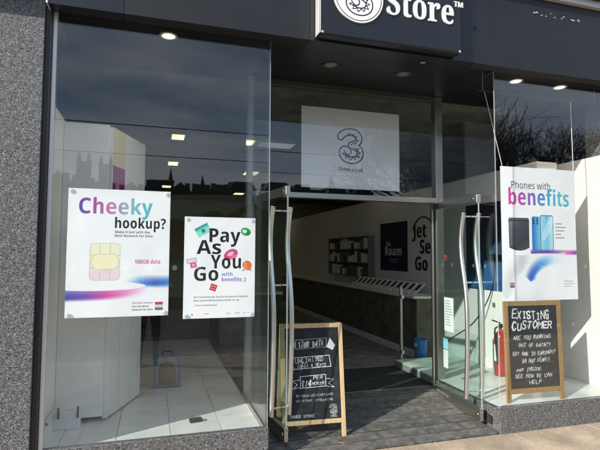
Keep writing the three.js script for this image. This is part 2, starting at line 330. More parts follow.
// door leaves
function doorLeaf(label, hx, hz, fx, fz, side) {
  const L = Math.hypot(fx - hx, fz - hz), ang = Math.atan2(-(fz - hz), fx - hx);
  const d = thing('glass_door', label, 'door', [hx, 0, hz], ang, 'open entrance door leaves');
  const y0 = 0.062, y1 = 2.352;
  const y0h = 0.165;
  // bottom rail follows the level leaf; the leaf clears the ramp's top
  const p = part(d, 'pane', box(0.01, L - 0.004, y0h, y1 - 0.075, -0.006, 0.006), mat.doorGlass);
  part(p, 'edge', box(L - 0.0035, L, y0h, y1 - 0.075, -0.007, 0.007), mat.glassEdge);
  const br = part(d, 'bottom_rail', box(0, L, 0.168, 0.2, -0.02, 0.02, 0.004), mat.steel);
  part(br, 'drop', box(L * 0.35, L, y0 + 0.015, 0.1675, -0.019, 0.019, 0.004), mat.steel);
  part(br, 'lock', cyl(0.022, 0.022, 0.052, 18).rotateX(Math.PI / 2), mat.brass, [L - 0.06, 0.13, 0]);
  const tr = part(d, 'top_rail', box(0, L, y1 - 0.078, y1, -0.02, 0.02, 0.006), mat.steel);
  part(tr, 'lock', cyl(0.02, 0.02, 0.052, 18).rotateX(Math.PI / 2), mat.brass, [L - 0.08, y1 - 0.038, 0]);
  part(tr, 'end_cap', box(L - 0.035, L + 0.004, y1 - 0.08, y1 + 0.002, -0.023, 0.023, 0.006), mat.steelPol);
  for (const s of [-1, 1]) {
    const bow = new THREE.CatmullRomCurve3([[0, 0], [0.15, 0.022], [0.3, 0.038], [0.48, 0.038], [0.62, 0.004], [0.75, -0.05], [0.85, -0.062], [0.93, -0.04], [1, -0.002]].map(([t, o]) => V(L - 0.14 + o, 0.27 + t * 1.9, s * 0.088)));
    const pts = bow.getPoints(16);
    const h = part(d, 'handle', tube(pts, 0.023, 48, 14), mat.steelPol);
    for (const k of [0.5, 8, 15.5]) { const q = bow.getPoint(k / 16); part(h, 'standoff', rod(V(q.x, q.y, s * 0.006), q, 0.009, 10), mat.steelPol); }
    part(h, 'cap', new THREE.SphereGeometry(0.023, 14, 8).scale(1, 0.35, 1), mat.steelPol, pts[16].toArray());
  }
  return d;
}
const doorA = doorLeaf('glass door leaf swung open beside the window with two posters', 1.025, -1.08, 1.15, -0.18);
const doorB = doorLeaf('glass door leaf swung open against the corner window with the hanging poster', 3.235, -1.08, 3.165, -0.15);
{ // notices stuck to the second leaf
  const note = (w, h, col, lines, lc) => { const c = canvas(128, 192), x = c.getContext('2d'); x.fillStyle = col; x.fillRect(0, 0, 128, 192); x.fillStyle = lc; for (let k = 0; k < lines; k++) x.fillRect(12, 18 + k * 15, 60 + rnd() * 44, 5); return print(c); };
  const add = (name, lab, x, y, w, h, m) => { const o = part(doorB, name, sheet(w, h, 0.001), m, [x, y, 0.0078]); o.userData.label = lab; };
  add('notice', 'white paper notice', 0.33, 1.06, 0.2, 0.38, note(1, 1, '#bccac6', 10, '#7c8a87'));
  add('sticker', 'pale blue sticker', 0.25, 0.72, 0.1, 0.12, note(1, 1, '#74b4c6', 2, '#1d3c46'));
  add('sticker', 'white paper sticker', 0.25, 0.55, 0.1, 0.2, note(1, 1, '#b6c6c4', 6, '#9aa'));
  add('sticker', 'small red sticker', 0.27, 1.7, 0.06, 0.06, note(1, 1, '#6e2a26', 2, '#b89a94'));
}

{ // a fallen leaf on the ramp
  const sh = new THREE.Shape(); sh.moveTo(0, -0.03); sh.quadraticCurveTo(0.02, -0.01, 0.012, 0.012); sh.quadraticCurveTo(0.006, 0.026, 0, 0.034); sh.quadraticCurveTo(-0.008, 0.026, -0.014, 0.01); sh.quadraticCurveTo(-0.02, -0.012, 0, -0.03);
  const g = new THREE.ExtrudeGeometry(sh, { depth: 0.0015, bevelEnabled: false, curveSegments: 5 }).rotateX(-Math.PI / 2 + 0.12);
  tag(part(scene, 'fallen_leaf', g, M({ color: lin(0.45, 0.24, 0.08), roughness: 0.8 }), [1.665, 0.031, -0.152], [0, 1.1, 0]), 'small orange fallen leaf lying on the ramp before the chalkboard', 'leaf');
}

// ------------------------------------------------------------------ logo drawing shared by the prints
function logo(x, cx, cy, s, line, fill) {                         // outlined swirl numeral, s = height
  x.save(); x.translate(cx, cy); x.scale(s / 100, s / 100); x.lineJoin = x.lineCap = 'round';
  const path = () => { x.beginPath(); x.moveTo(-31, -27); x.bezierCurveTo(-22, -46, 22, -50, 26, -26); x.bezierCurveTo(28, -12, 12, -6, 2, -3); x.bezierCurveTo(20, -2, 34, 10, 29, 26); x.bezierCurveTo(22, 48, -26, 46, -26, 20); x.bezierCurveTo(-25, 8, -12, 8, -8, 16); };
  path(); x.strokeStyle = line; x.lineWidth = 23; x.stroke();
  path(); x.strokeStyle = fill; x.lineWidth = 16; x.stroke();
  x.strokeStyle = line; x.lineWidth = 2.6;
  x.beginPath(); x.moveTo(-10, -34); x.lineTo(0, -38); x.lineTo(-1, -32); x.lineTo(10, -36); x.lineTo(9, -29); x.lineTo(20, -30); x.lineTo(16, -22); x.lineTo(25, -18); x.lineTo(14, -14); x.lineTo(18, -8); x.lineTo(6, -9); x.lineTo(2, -4); x.stroke();
  x.beginPath(); x.moveTo(14, 6); x.lineTo(26, 6); x.lineTo(20, 13); x.lineTo(31, 18); x.lineTo(22, 22); x.lineTo(28, 31); x.lineTo(17, 30); x.lineTo(15, 39); x.lineTo(7, 33); x.lineTo(-2, 42); x.lineTo(-5, 33); x.lineTo(-17, 36); x.lineTo(-15, 27); x.lineTo(-27, 24); x.lineTo(-18, 19); x.lineTo(-22, 12); x.stroke();
  x.restore();
}
const grad = (x, x0, x1, cs) => { const g = x.createLinearGradient(x0, 0, x1, 0); cs.forEach((c, i) => g.addColorStop(i / (cs.length - 1), c)); return g; };
const tline = (x, s, px, py, size, col, w = 'bold', al = 'left', squeeze) => { x.font = `${w} ${size}px sans-serif`; x.textAlign = al; x.fillStyle = col; squeeze ? x.fillText(s, px, py, squeeze) : x.fillText(s, px, py); };
function swoosh(x, pts, w, cs) { x.lineCap = 'butt'; const g = grad(x, pts[0], pts[pts.length - 2], cs); x.strokeStyle = g; for (let k = 0; k < 22; k++) { const t = k / 21; x.globalAlpha = 0.035 + 0.16 * t; x.lineWidth = w * (1.9 - 1.75 * t); const d = (t - 0.5) * w * 0.5; x.beginPath(); x.moveTo(pts[0], pts[1] + d); x.bezierCurveTo(pts[2], pts[3] + d, pts[4], pts[5] + d * 0.6, pts[6], pts[7] + d * 0.2); x.stroke(); } x.globalAlpha = 1; }

// shop sign
{
  const s = thing('shop_sign', 'dark box sign with white disc emblem and raised white lettering above the entrance', 'sign', [0, 0, 0.151]);
  const D = 0.11;
  part(s, 'box', box(1.3, 2.69, 3.6, 4.32, 0, D, 0.014), mat.sign);
  part(s, 'side_trim', box(1.292, 1.2998, 3.606, 4.315, 0.01, D - 0.004, 0.003), mat.alu);
  const c = canvas(512, 512), x = c.getContext('2d');
  x.fillStyle = '#20232b'; x.fillRect(0, 0, 512, 512);
  x.fillStyle = '#efeeea'; x.beginPath(); x.arc(256, 256, 255, 0, 7); x.fill();
  x.strokeStyle = '#1b1e25'; x.lineWidth = 8; x.beginPath(); x.arc(256, 256, 236, 0, 7); x.stroke();
  logo(x, 256, 256, 360, '#1b1e25', '#efeeea');
  const disc = part(s, 'emblem', cyl(0.235, 0.235, 0.012, 48).rotateX(Math.PI / 2), mat.letter, [1.652, 3.972, D + 0.0065]);
  part(disc, 'print', new THREE.CircleGeometry(0.234, 48), print(c, 0.4), [0, 0, 0.0075]);
  let cx = 1.915;
  for (const ch of 'Store') { const g = text(ch, 0.232, 0.012, font); g.computeBoundingBox(); const k = 0.79; g.scale(k, 1, 1); const w = (font.data.glyphs[ch].ha / font.data.resolution) * 0.232 * k; part(s, 'letter', uvm(g), mat.letter, [cx, 3.862, D + 0.001]); cx += w + 0.004; }
  part(s, 'trademark', text('TM', 0.05, 0.008, fontS), mat.letter, [cx - 0.005, 4.04, D + 0.001]);
  for (const [a, b] of [[1.325, 3.618], [2.675, 3.618]]) part(s, 'bolt', new THREE.SphereGeometry(0.013, 12, 8), mat.steelPol, [a, b, D]);
}

// ------------------------------------------------------------------ posters
function suction(p, w, h) { for (const sx of [-1, 1]) for (const sy of [-1, 1]) part(p, 'suction_cup', new THREE.SphereGeometry(0.017, 12, 8).scale(1, 1, 0.5), mat.cup, [sx * (w / 2 - 0.025), sy * (h / 2 - 0.022), 0.0085]); }
{
  const W = 768, H = 1010, c = canvas(W, H), x = c.getContext('2d');
  x.fillStyle = '#f7f8f9'; x.fillRect(0, 0, W, H);
  tline(x, 'Cheeky', 70, 196, 172, grad(x, 80, 620, ['#5a4aa8', '#a8509f', '#c97fb0', '#8fb9c9', '#59b9c6']), 'bold', 'left', 560);
  tline(x, 'hookup?', 738, 308, 116, '#17171b', 'bold', 'right', 400);
  tline(x, 'Make it last with the', 345, 348, 27, '#4a4a50', 'bold'); tline(x, 'Best Network for Data', 345, 378, 27, '#4a4a50', 'bold');
  // card chip
  const rrect = (a, b, w, h, q) => { x.beginPath(); x.moveTo(a + q, b); x.arcTo(a + w, b, a + w, b + h, q); x.arcTo(a + w, b + h, a, b + h, q); x.arcTo(a, b + h, a, b, q); x.arcTo(a, b, a + w, b, q); x.closePath(); };
  const g = x.createLinearGradient(0, 430, 0, 720); g.addColorStop(0, '#f4f4d6'); g.addColorStop(0.45, '#f5f1cc'); g.addColorStop(0.75, '#f1dde0'); g.addColorStop(1, '#eed9e4');
  rrect(168, 432, 222, 290, 28); x.fillStyle = g; x.fill(); x.strokeStyle = '#b0adaa'; x.lineWidth = 3; x.stroke();
  for (const [a, b, d, e] of [[242, 432, 242, 520], [316, 432, 316, 520], [242, 630, 242, 722], [316, 630, 316, 722], [168, 520, 205, 540], [390, 520, 352, 540], [168, 630, 205, 615], [390, 630, 352, 615]]) { x.beginPath(); x.moveTo(a, b); x.lineTo(d, e); x.stroke(); }
  rrect(180, 516, 200, 120, 50); x.fillStyle = '#f6f2cc'; x.fill(); x.stroke();
  tline(x, '100GB data', 500, 592, 46, grad(x, 500, 720, ['#3c58a8', '#7d4fa0', '#d04f92']), 'bold', 'left', 200);
  swoosh(x, [-10, 838, 220, 830, 420, 838, 600, 770], 74, ['#2f3aa0', '#6a3fa6', '#d0409a', '#e88cc2', '#f3f1f6']);
  swoosh(x, [430, 772, 560, 720, 640, 752, 780, 738], 58, ['#e9eef5', '#4e8fd6', '#2f56b4', '#2f7fd0']);
  x.fillStyle = '#f6f7f7'; x.beginPath(); x.ellipse(210, 768, 380, 36, 0, 0, 7); x.fill();
  tline(x, 'Find Best Network', 488, 912, 20, '#8a5a9a', 'bold', 'left', 160); tline(x, 'You the Most', 488, 940, 22, '#444', 'bold', 'left', 130); tline(x, 'Network for Data', 488, 966, 22, '#444', 'bold', 'left', 160);
  x.fillStyle = '#c4484a'; x.fillRect(664, 900, 62, 22); x.fillStyle = '#d9dddd'; x.fillRect(664, 922, 62, 22); x.fillStyle = '#70757a'; x.fillRect(664, 944, 62, 22);
  const p = thing('poster', 'white poster reading Cheeky hookup with a gold card chip', 'poster', [-0.262, 1.738, -0.03]);
  part(p, 'print', sheet(0.758, 0.995, 0.002, 0.007), print(c)); suction(p, 0.758, 0.995);
}
{
  const W = 708, H = 1000, c = canvas(W, H), x = c.getContext('2d');
  x.fillStyle = '#f7f8f9'; x.fillRect(0, 0, W, H);
  const blob = (a, b, w, h, col, rot) => { x.save(); x.translate(a, b); x.rotate(rot); x.fillStyle = col; x.beginPath(); x.ellipse(0, 0, w, h, 0, 0, 7); x.fill(); x.restore(); };
  x.save(); x.translate(178, 130); x.rotate(-0.5); for (const [k, cc] of [[0, '#2c9c94'], [1, '#58c9bd'], [2, '#8fe0d2']]) { x.fillStyle = cc; x.fillRect(-70, -46 + k * 18, 140, 60); } x.fillStyle = '#2c8f88'; x.beginPath(); x.arc(0, 10, 20, 0, 7); x.fill(); x.restore();
  const green = (a, b) => { blob(a, b, 52, 40, '#2da05a', 0.3); blob(a - 12, b - 4, 26, 18, '#d7f0e0', 0.3); blob(a + 20, b + 12, 14, 18, '#1d7a46', 0); }; green(610, 140);
  blob(460, 372, 74, 50, '#d9487e', -0.5); blob(456, 366, 36, 20, '#f4c3d4', -0.5); blob(486, 398, 40, 20, '#f07ba2', -0.5);
  blob(628, 482, 48, 48, '#e8793a', 0); blob(612, 466, 14, 10, '#f3a56c', 0.6); blob(590, 532, 9, 7, '#8a4a2c', 0); blob(660, 528, 9, 7, '#8a4a2c', 0);
  x.save(); x.translate(80, 460); x.rotate(-0.2); x.fillStyle = '#e7d9e6'; x.fillRect(-46, -46, 92, 40); x.strokeStyle = '#8d8a90'; x.lineWidth = 5; x.strokeRect(-46, -46, 92, 40); x.fillStyle = '#d94f9a'; x.fillRect(-22, -6, 60, 52); x.fillStyle = '#f4a9cf'; x.fillRect(-6, 6, 28, 26); x.restore();
  x.save(); x.translate(290, 700); x.rotate(0.35); x.fillStyle = '#c9333f'; x.fillRect(-32, -34, 64, 66); x.fillStyle = '#f3b9bb'; for (const [a, b] of [[-14, -14], [12, 12], [12, -14], [-14, 12]]) { x.beginPath(); x.arc(a, b, 7, 0, 7); x.fill(); } x.restore();
  for (const [w, px, py, ww] of [['Pay', 226, 248, 330], ['As', 120, 368, 250], ['You', 258, 512, 320], ['Go', 88, 632, 260]]) { x.save(); x.font = 'bold 190px sans-serif'; x.textAlign = 'left'; x.fillStyle = '#1a1b20'; const k = ww / x.measureText(w).width; x.translate(px, py); x.scale(k, 1); x.fillText(w, 0, 0); x.restore(); }
  tline(x, 'with', 368, 588, 54, '#5f86c8', 'bold'); tline(x, 'benefits ;)', 368, 640, 54, grad(x, 368, 620, ['#6a5fc0', '#8858a8', '#4a4f9c']), 'bold', 'left', 250);
  tline(x, 'Get everything like this for everyone to Network', 100, 800, 24, '#55585c', 'bold', 'left', 540); tline(x, 'Best sustainability phone needs are up', 100, 834, 24, '#55585c', 'bold', 'left', 460);
  tline(x, '+ Three.co.uk/bestnetwork', 100, 880, 22, '#a2555a', 'bold', 'left', 230);
  x.fillStyle = '#d64a3e'; x.beginPath(); x.arc(88, 962, 8, 0, 7); x.fill();
  x.fillStyle = '#b9bdbf'; for (const [a, w] of [[200, 50], [420, 40], [510, 50], [590, 26], [636, 22]]) x.fillRect(a, 952, w, 9);
  const p = thing('poster', 'white poster reading Pay As You Go with small coloured pictures', 'poster', [0.527, 1.622, -0.03]);
  part(p, 'print', sheet(0.588, 0.832, 0.002, 0.007), print(c)); suction(p, 0.588, 0.832);
}
{
  const W = 740, H = 1040, c = canvas(W, H), x = c.getContext('2d');
  x.fillStyle = '#f7f8f9'; x.fillRect(0, 0, W, H); 
  tline(x, 'Phones with', 92, 168, 76, '#202125', 'normal', 'left', 390);
  tline(x, 'benefits', 58, 296, 178, grad(x, 60, 660, ['#e0409c', '#c24fb0', '#7d66c4', '#3fa6c8', '#4cc0c2']), 'bold', 'left', 620);
  const ph = (a, b, w, h, q, f) => { x.beginPath(); x.moveTo(a + q, b); x.arcTo(a + w, b, a + w, b + h, q); x.arcTo(a + w, b + h, a, b + h, q); x.arcTo(a, b + h, a, b, q); x.arcTo(a, b, a + w, b, q); x.fillStyle = f; x.fill(); };
  swoosh(x, [40, 1000, 40, 760, 180, 820, 180, 690], 90, ['#d9dcde', '#c8cccf']);
  { const q = x.createLinearGradient(60, 390, 260, 660); q.addColorStop(0, '#6b6f77'); q.addColorStop(0.35, '#4a4e56'); q.addColorStop(0.7, '#3a3d44'); q.addColorStop(1, '#575b63'); x.fillStyle = q; x.beginPath(); x.moveTo(78, 400); x.lineTo(246, 400); x.quadraticCurveTo(258, 402, 258, 416); x.lineTo(256, 628); x.quadraticCurveTo(164, 676, 70, 628); x.lineTo(66, 416); x.quadraticCurveTo(66, 402, 78, 400); x.fill(); x.fillStyle = '#2b2e34'; x.fillRect(70, 414, 184, 10); x.globalAlpha = 0.25; x.fillStyle = '#c8ccd2'; x.fillRect(74, 430, 22, 190); x.globalAlpha = 1; x.strokeStyle = '#25282d'; x.lineWidth = 3; x.stroke(); }
  ph(286, 384, 92, 270, 16, grad(x, 286, 378, ['#2d6fc0', '#59a8dc', '#9ed5ea'])); x.fillStyle = '#26406a'; x.fillRect(298, 400, 14, 44); x.fillRect(334, 392, 14, 56);
  ph(368, 372, 132, 290, 16, '#2b4a74'); ph(374, 378, 120, 278, 12, grad(x, 374, 494, ['#a9e2ec', '#7cc6e6', '#c6edf2'])); x.globalAlpha = 0.4; x.fillStyle = '#f2fbfd'; x.beginPath(); x.ellipse(450, 470, 30, 110, 0.5, 0, 7); x.fill(); x.globalAlpha = 1; x.fillStyle = '#22364f'; x.beginPath(); x.arc(434, 390, 5, 0, 7); x.fill();
  for (const [k, w] of [[0, 70], [1, 110], [2, 90], [3, 60], [4, 96]]) { x.fillStyle = '#a4abb0'; x.fillRect(520, 432 + k * 28, w, 10); }
  swoosh(x, [270, 664, 420, 660, 600, 662, 750, 672], 22, ['#4b3f9c', '#7b3f9c', '#d0409a']);
  swoosh(x, [560, 690, 640, 662, 690, 668, 740, 662], 24, ['#f2f2f4', '#e86fb4', '#6a4fc0']);
  swoosh(x, [262, 880, 290, 770, 420, 716, 620, 712], 60, ['#2450c0', '#3fa0dc', '#cfe8f2', '#f3f6f8']);
  x.fillStyle = '#c4484a'; x.fillRect(70, 900, 42, 14); x.fillStyle = '#6a6d70'; x.fillRect(70, 918, 42, 22);
  for (const [k, w] of [[0, 90], [1, 110], [2, 70]]) { x.fillStyle = '#c2c6c8'; x.fillRect(600, 890 + k * 20, w, 8); }
  const w = 0.99, h = 1.42, p = thing('hanging_poster', 'large white poster reading Phones with benefits hung on two thin wires', 'poster', [3.975, 1.965, -0.2]);
  part(p, 'print', sheet(w, h, 0.002, 0.012), print(c));
  part(p, 'wire', rod(V(-0.47, h / 2, 0), V(-0.66, 1.5, -0.02), 0.0045, 6), mat.alu); part(p, 'wire', rod(V(0.48, h / 2, 0), V(0.49, 1.5, -0.02), 0.0045, 6), mat.alu);
  part(p, 'rail', box(-0.74, 0.86, 1.5, 1.508, -0.025, -0.015), mat.headBar);
  for (const s of [-0.68, 0.84]) part(p, 'rail_hanger', rod(V(s, 1.508, -0.02), V(s, 1.709, -0.02), 0.003, 6), mat.alu);
}
{
  const W = 1024, H = 780, c = canvas(W, H), x = c.getContext('2d');
  x.fillStyle = '#edf0f3'; x.fillRect(0, 0, W, H); x.strokeStyle = '#d2d6d6'; x.lineWidth = 3; x.beginPath(); x.moveTo(330, 0); x.lineTo(330, H); x.stroke();
  logo(x, 498, 360, 330, '#23262e', '#edf0f3');
  tline(x, 'Three.co.uk', 498, 606, 50, '#3a3d44', 'bold', 'center', 260);
  const p = thing('fanlight_poster', 'white sheet with outlined swirl numeral behind the glass over the doors', 'poster', [2.187, 2.958, -1.145]);
  part(p, 'print', sheet(1.235, 0.935, 0.002, 0.006), print(c));
}

// chalkboards
function chalk(W, H, draw) {
  const c = canvas(W, H), x = c.getContext('2d'); x.fillStyle = '#1d1f22'; x.fillRect(0, 0, W, H);
  for (let k = 0; k < 240; k++) { x.globalAlpha = 0.02 + 0.035 * rnd(); x.fillStyle = '#9aa0a2'; x.beginPath(); x.ellipse(rnd() * W, rnd() * H, 20 + rnd() * 70, 6 + rnd() * 20, rnd() * 3, 0, 7); x.fill(); }
  x.globalAlpha = 1; draw(x); return c;
}
const STROKES = {                                              // chalk letters as single strokes on a 4 x 6 grid
  A: '0,6 2,0 4,6|1,4 3,4', B: '0,0 0,6 3,6 4,5 3,3 0,3|0,0 3,0 4,1 3,3', C: '4,1 3,0 1,0 0,2 0,4 1,6 3,6 4,5', D: '0,0 0,6 2,6 4,4 4,2 2,0 0,0', E: '4,0 0,0 0,6 4,6|0,3 3,3', F: '4,0 0,0 0,6|0,3 3,3',
  G: '4,1 3,0 1,0 0,2 0,4 1,6 3,6 4,5 4,3 2,3', H: '0,0 0,6|4,0 4,6|0,3 4,3', I: '2,0 2,6|1,0 3,0|1,6 3,6', K: '0,0 0,6|4,0 0,3 4,6', L: '0,0 0,6 4,6', M: '0,6 0,0 2,3 4,0 4,6', N: '0,6 0,0 4,6 4,0', O: '2,0 0,2 0,4 2,6 4,4 4,2 2,0',
  P: '0,6 0,0 3,0 4,1 4,2 3,3 0,3', R: '0,6 0,0 3,0 4,1 3,3 0,3|2,3 4,6', S: '4,1 3,0 1,0 0,1 1,3 3,3 4,5 3,6 1,6 0,5', T: '2,0 2,6|0,0 4,0', U: '0,0 0,5 1,6 3,6 4,5 4,0', V: '0,0 2,6 4,0', W: '0,0 1,6 2,2 3,6 4,0', X: '0,0 4,6|4,0 0,6', Y: '0,0 2,3 4,0|2,3 2,6',
  '1': '1,1 2,0 2,6', '2': '0,1 1,0 3,0 4,1 4,2 0,6 4,6', '4': '3,6 3,0 0,4 4,4', '£': '4,1 3,0 2,0 1,1 1,6|0,3 3,3|0,6 4,6', '&': '4,6 1,2 1,1 2,0 3,1 0,4 1,6 2,6 4,4', '?': '0,1 1,0 3,0 4,1 4,2 2,3 2,4|2,5.6 2,6', '!': '2,0 2,4|2,5.6 2,6', '.': '2,5.7 2,6', J: '4,0 4,5 3,6 1,6 0,5',
};
function hand(x, s, cx, y, size, width, col = '#e4e6e4', lw) {         // uneven chalk capitals, centred, one wobbling stroke at a time
  const cw = width / s.length; let px = cx - width / 2; x.strokeStyle = col; x.lineCap = x.lineJoin = 'round';
  for (const ch of s.toUpperCase()) {
    if (STROKES[ch]) {
      const h = size * 0.72 * rr(0.8, 1.14), w = cw * rr(0.56, 0.8), by = y - h + rr(-1, 1) * size * 0.07 + Math.sin(px * 0.012 + y) * size * 0.08, sl = rr(-0.06, 0.24);
      for (let pass = 0; pass < 2; pass++) {
        x.globalAlpha = pass ? 0.5 : rr(0.7, 0.95); x.lineWidth = (lw ?? size * 0.115) * rr(0.75, 1.15);
        for (const st of STROKES[ch].split('|')) {
          const q = st.split(' ').map((t) => t.split(',').map(Number)).map(([a, b]) => [px + cw * 0.14 + (a / 4) * w + (3 - b) / 6 * sl * h + rr(-1, 1) * size * 0.034, by + (b / 6) * h + rr(-1, 1) * size * 0.034]);
          x.beginPath(); x.moveTo(q[0][0], q[0][1]);
          for (let k = 1; k < q.length; k++) { const m = [(q[k - 1][0] + q[k][0]) / 2 + rr(-1, 1) * size * 0.04, (q[k - 1][1] + q[k][1]) / 2 + rr(-1, 1) * size * 0.04]; x.quadraticCurveTo(m[0], m[1], q[k][0], q[k][1]); }
          x.stroke();
        }
      }
    }
    px += cw;
  }
  x.globalAlpha = 1;
}
function chalkboard(name, label, pos, turn, o) {
  const t = thing(name, label, 'chalkboard', pos, turn), { w, h, lean, fw, m, foot, art, back } = o;
  const mk = (sign, withArt) => {
    const g = (geo) => { geo.rotateX(-sign * lean); return uvm(geo, 1); };
    const f = part(t, withArt ? 'front_frame' : 'back_frame', g(box(-w / 2, -w / 2 + fw, 0, h, -0.011 * sign, 0.011 * sign, 0.003)), m);
    part(f, 'leg', g(box(w / 2 - fw, w / 2, 0, h, -0.011, 0.011, 0.003)), m);
    part(f, 'rail', g(box(-w / 2 + fw, w / 2 - fw, h - fw, h - 0.001, -0.0105, 0.0105, 0.003)), m);
    part(f, 'rail', g(box(-w / 2 + fw, w / 2 - fw, foot, foot + fw, -0.0105, 0.0105, 0.003)), m);
    const b = part(f, 'board', g(box(-w / 2 + fw, w / 2 - fw, foot + fw, h - fw, -0.004, 0.004)), mat.inkBlack);
    if (withArt) { const pw = w - 2 * fw, phh = h - 2 * fw - foot, pg = new THREE.PlaneGeometry(pw, phh); pg.translate(0, foot + fw + phh / 2, 0.0052); pg.rotateX(-lean); part(f, 'chalk_writing', pg, print(art, 0.85)); } void b;
    return f;
  };
  mk(1, true);
  if (back) { const b = mk(-1, false); b.position.z = -2 * Math.sin(lean) * h - 0.03; }
  return t;
}
{
  const art = chalk(560, 920, (x) => {
    x.strokeStyle = '#cfd3d2'; x.lineWidth = 4;
    x.beginPath(); x.moveTo(110, 120); x.lineTo(430, 108); x.lineTo(430, 200); x.lineTo(110, 212); x.closePath(); x.stroke();
    hand(x, '12GB DATA', 268, 188, 74, 270);
    for (let k = 0; k < 9; k++) { x.beginPath(); x.moveTo(436 + k * 7, 200 + k * 4); x.lineTo(470 + k * 6, 112 + k * 9); x.stroke(); }
    for (let k = 0; k < 4; k++) { x.beginPath(); x.moveTo(104, 150 + k * 14); x.lineTo(60, 162 + k * 14); x.stroke(); }
    x.beginPath(); x.moveTo(70, 300); x.lineTo(455, 286); x.lineTo(470, 400); x.lineTo(84, 414); x.closePath(); x.stroke();
    hand(x, 'UNLIMITED', 250, 346, 56, 300); hand(x, 'CALLS & TEXTS', 272, 398, 46, 290);
    x.lineWidth = 6; x.beginPath(); x.moveTo(150, 490); x.lineTo(410, 478); x.lineTo(410, 594); x.lineTo(150, 606); x.closePath(); x.stroke(); x.lineWidth = 4;
    hand(x, '£14', 212, 584, 84, 96); hand(x, 'PER', 332, 528, 46, 100); hand(x, 'MONTH', 332, 580, 46, 130);
    for (const s of [1, -1]) { x.beginPath(); x.moveTo(280 + s * 132, 520); x.lineTo(280 + s * 210, 530); x.lineTo(280 + s * 160, 570); x.lineTo(280 + s * 216, 610); x.lineTo(280 + s * 132, 596); x.stroke(); }
    hand(x, 'GO ROAM DESTINATIONS', 290, 690, 30, 380, '#b9bebd'); hand(x, 'GO BINGE STREAMING', 290, 738, 28, 380, '#b9bebd');
    hand(x, 'THREE STORE', 160, 890, 34, 250, '#c9cdcc');
    logo(x, 480, 830, 96, '#d5d8d7', '#24272a'); hand(x, 'Three', 480, 902, 22, 70, '#c9cdcc');
  });
  chalkboard('chalkboard_sign', 'black chalkboard sign with pale wooden frame standing on the entrance ramp', [1.455, 0.03, -0.3], R(-4), { w: 0.61, h: 1.045, lean: R(8), fw: 0.04, m: mat.wood, foot: 0.13, art, back: true });
  const art2 = chalk(560, 860, (x) => {
    hand(x, 'EXISTING', 262, 136, 112, 430, '#f0f0ee', 13); hand(x, 'CUSTOMER', 272, 246, 108, 470, '#f0f0ee', 13);
    hand(x, 'ARE YOU RUNNING', 262, 352, 52, 430); hand(x, 'OUT OF DATA??', 290, 432, 52, 370); hand(x, 'GOT ONE IN EARSHOT?', 280, 520, 52, 490);
    hand(x, 'DO NOT FEAR!!', 300, 596, 52, 320); hand(x, 'POP INSIDE', 210, 686, 48, 280); hand(x, 'SEE HOW WE CAN', 262, 752, 50, 420); hand(x, 'HELP', 280, 824, 56, 150);
  });
  chalkboard('chalkboard_sign', 'black chalkboard with golden wooden frame behind the window glass below the hanging poster', [3.775, 0.252, -0.09], R(-3), { w: 0.69, h: 1.01, lean: R(2), fw: 0.05, m: mat.woodGold, foot: 0.08, art: art2, back: false });
}

// ------------------------------------------------------------------ inside the shop
{
  const c = canvas(256, 512), x = c.getContext('2d'), g = x.createLinearGradient(0, 0, 0, 512); ['#2c1c38', '#351f45', '#243352', '#1d4257', '#1f3f6a', '#27508a'].forEach((k, i) => g.addColorStop(i / 5, k)); x.fillStyle = g; x.fillRect(0, 0, 256, 512);
  x.globalAlpha = 0.35; x.fillStyle = '#3f7fb8'; x.beginPath(); x.ellipse(150, 420, 160, 60, -0.4, 0, 7); x.fill();
  const p = thing('wall_poster', 'purple to blue poster on the white wall behind the hanging poster', 'poster', [4.28, 1.85, -1.5]);
  part(p, 'print', sheet(0.8, 1.17).rotateY(-Math.PI / 2), print(c));
  const c2 = canvas(512, 512), y = c2.getContext('2d'); y.fillStyle = '#131c3a'; y.fillRect(0, 0, 512, 512);
  tline(y, 'Go', 120, 250, 70, '#dfe4ea', 'bold'); tline(y, 'Roam', 90, 350, 130, '#dfe4ea', 'bold', 'left', 330); y.fillStyle = '#8a93a8'; y.fillRect(190, 390, 170, 10); y.fillRect(190, 412, 140, 10);
  const q = thing('wall_poster', 'dark navy poster reading Go Roam on the interior wall', 'poster', [4.278, 1.88, -4.1]);
  part(q, 'print', sheet(1.06, 0.9).rotateY(-Math.PI / 2), print(c2));
  const l = thing('wall_lettering', 'black wall lettering reading Jet Set Go above the phone counter', 'lettering', [4.281, 0, -2.75], -Math.PI / 2);
  for (const [s, dx, dy, sz] of [['Jet', -0.62, 2.02, 0.23], ['Set', -0.42, 1.75, 0.23], ['Go', -0.58, 1.47, 0.23]]) { let cx = dx; for (const ch of s) { part(l, 'letter', text(ch, sz, 0.006), mat.inkBlack, [cx, dy, 0.001]); cx += (fontS.data.glyphs[ch].ha / fontS.data.resolution) * sz; } }
  part(l, 'arc', new THREE.TorusGeometry(0.36, 0.012, 6, 24, 2.2), mat.inkBlack, [-0.3, 2.0, 0.004], [0, 0, 0.5]);
}
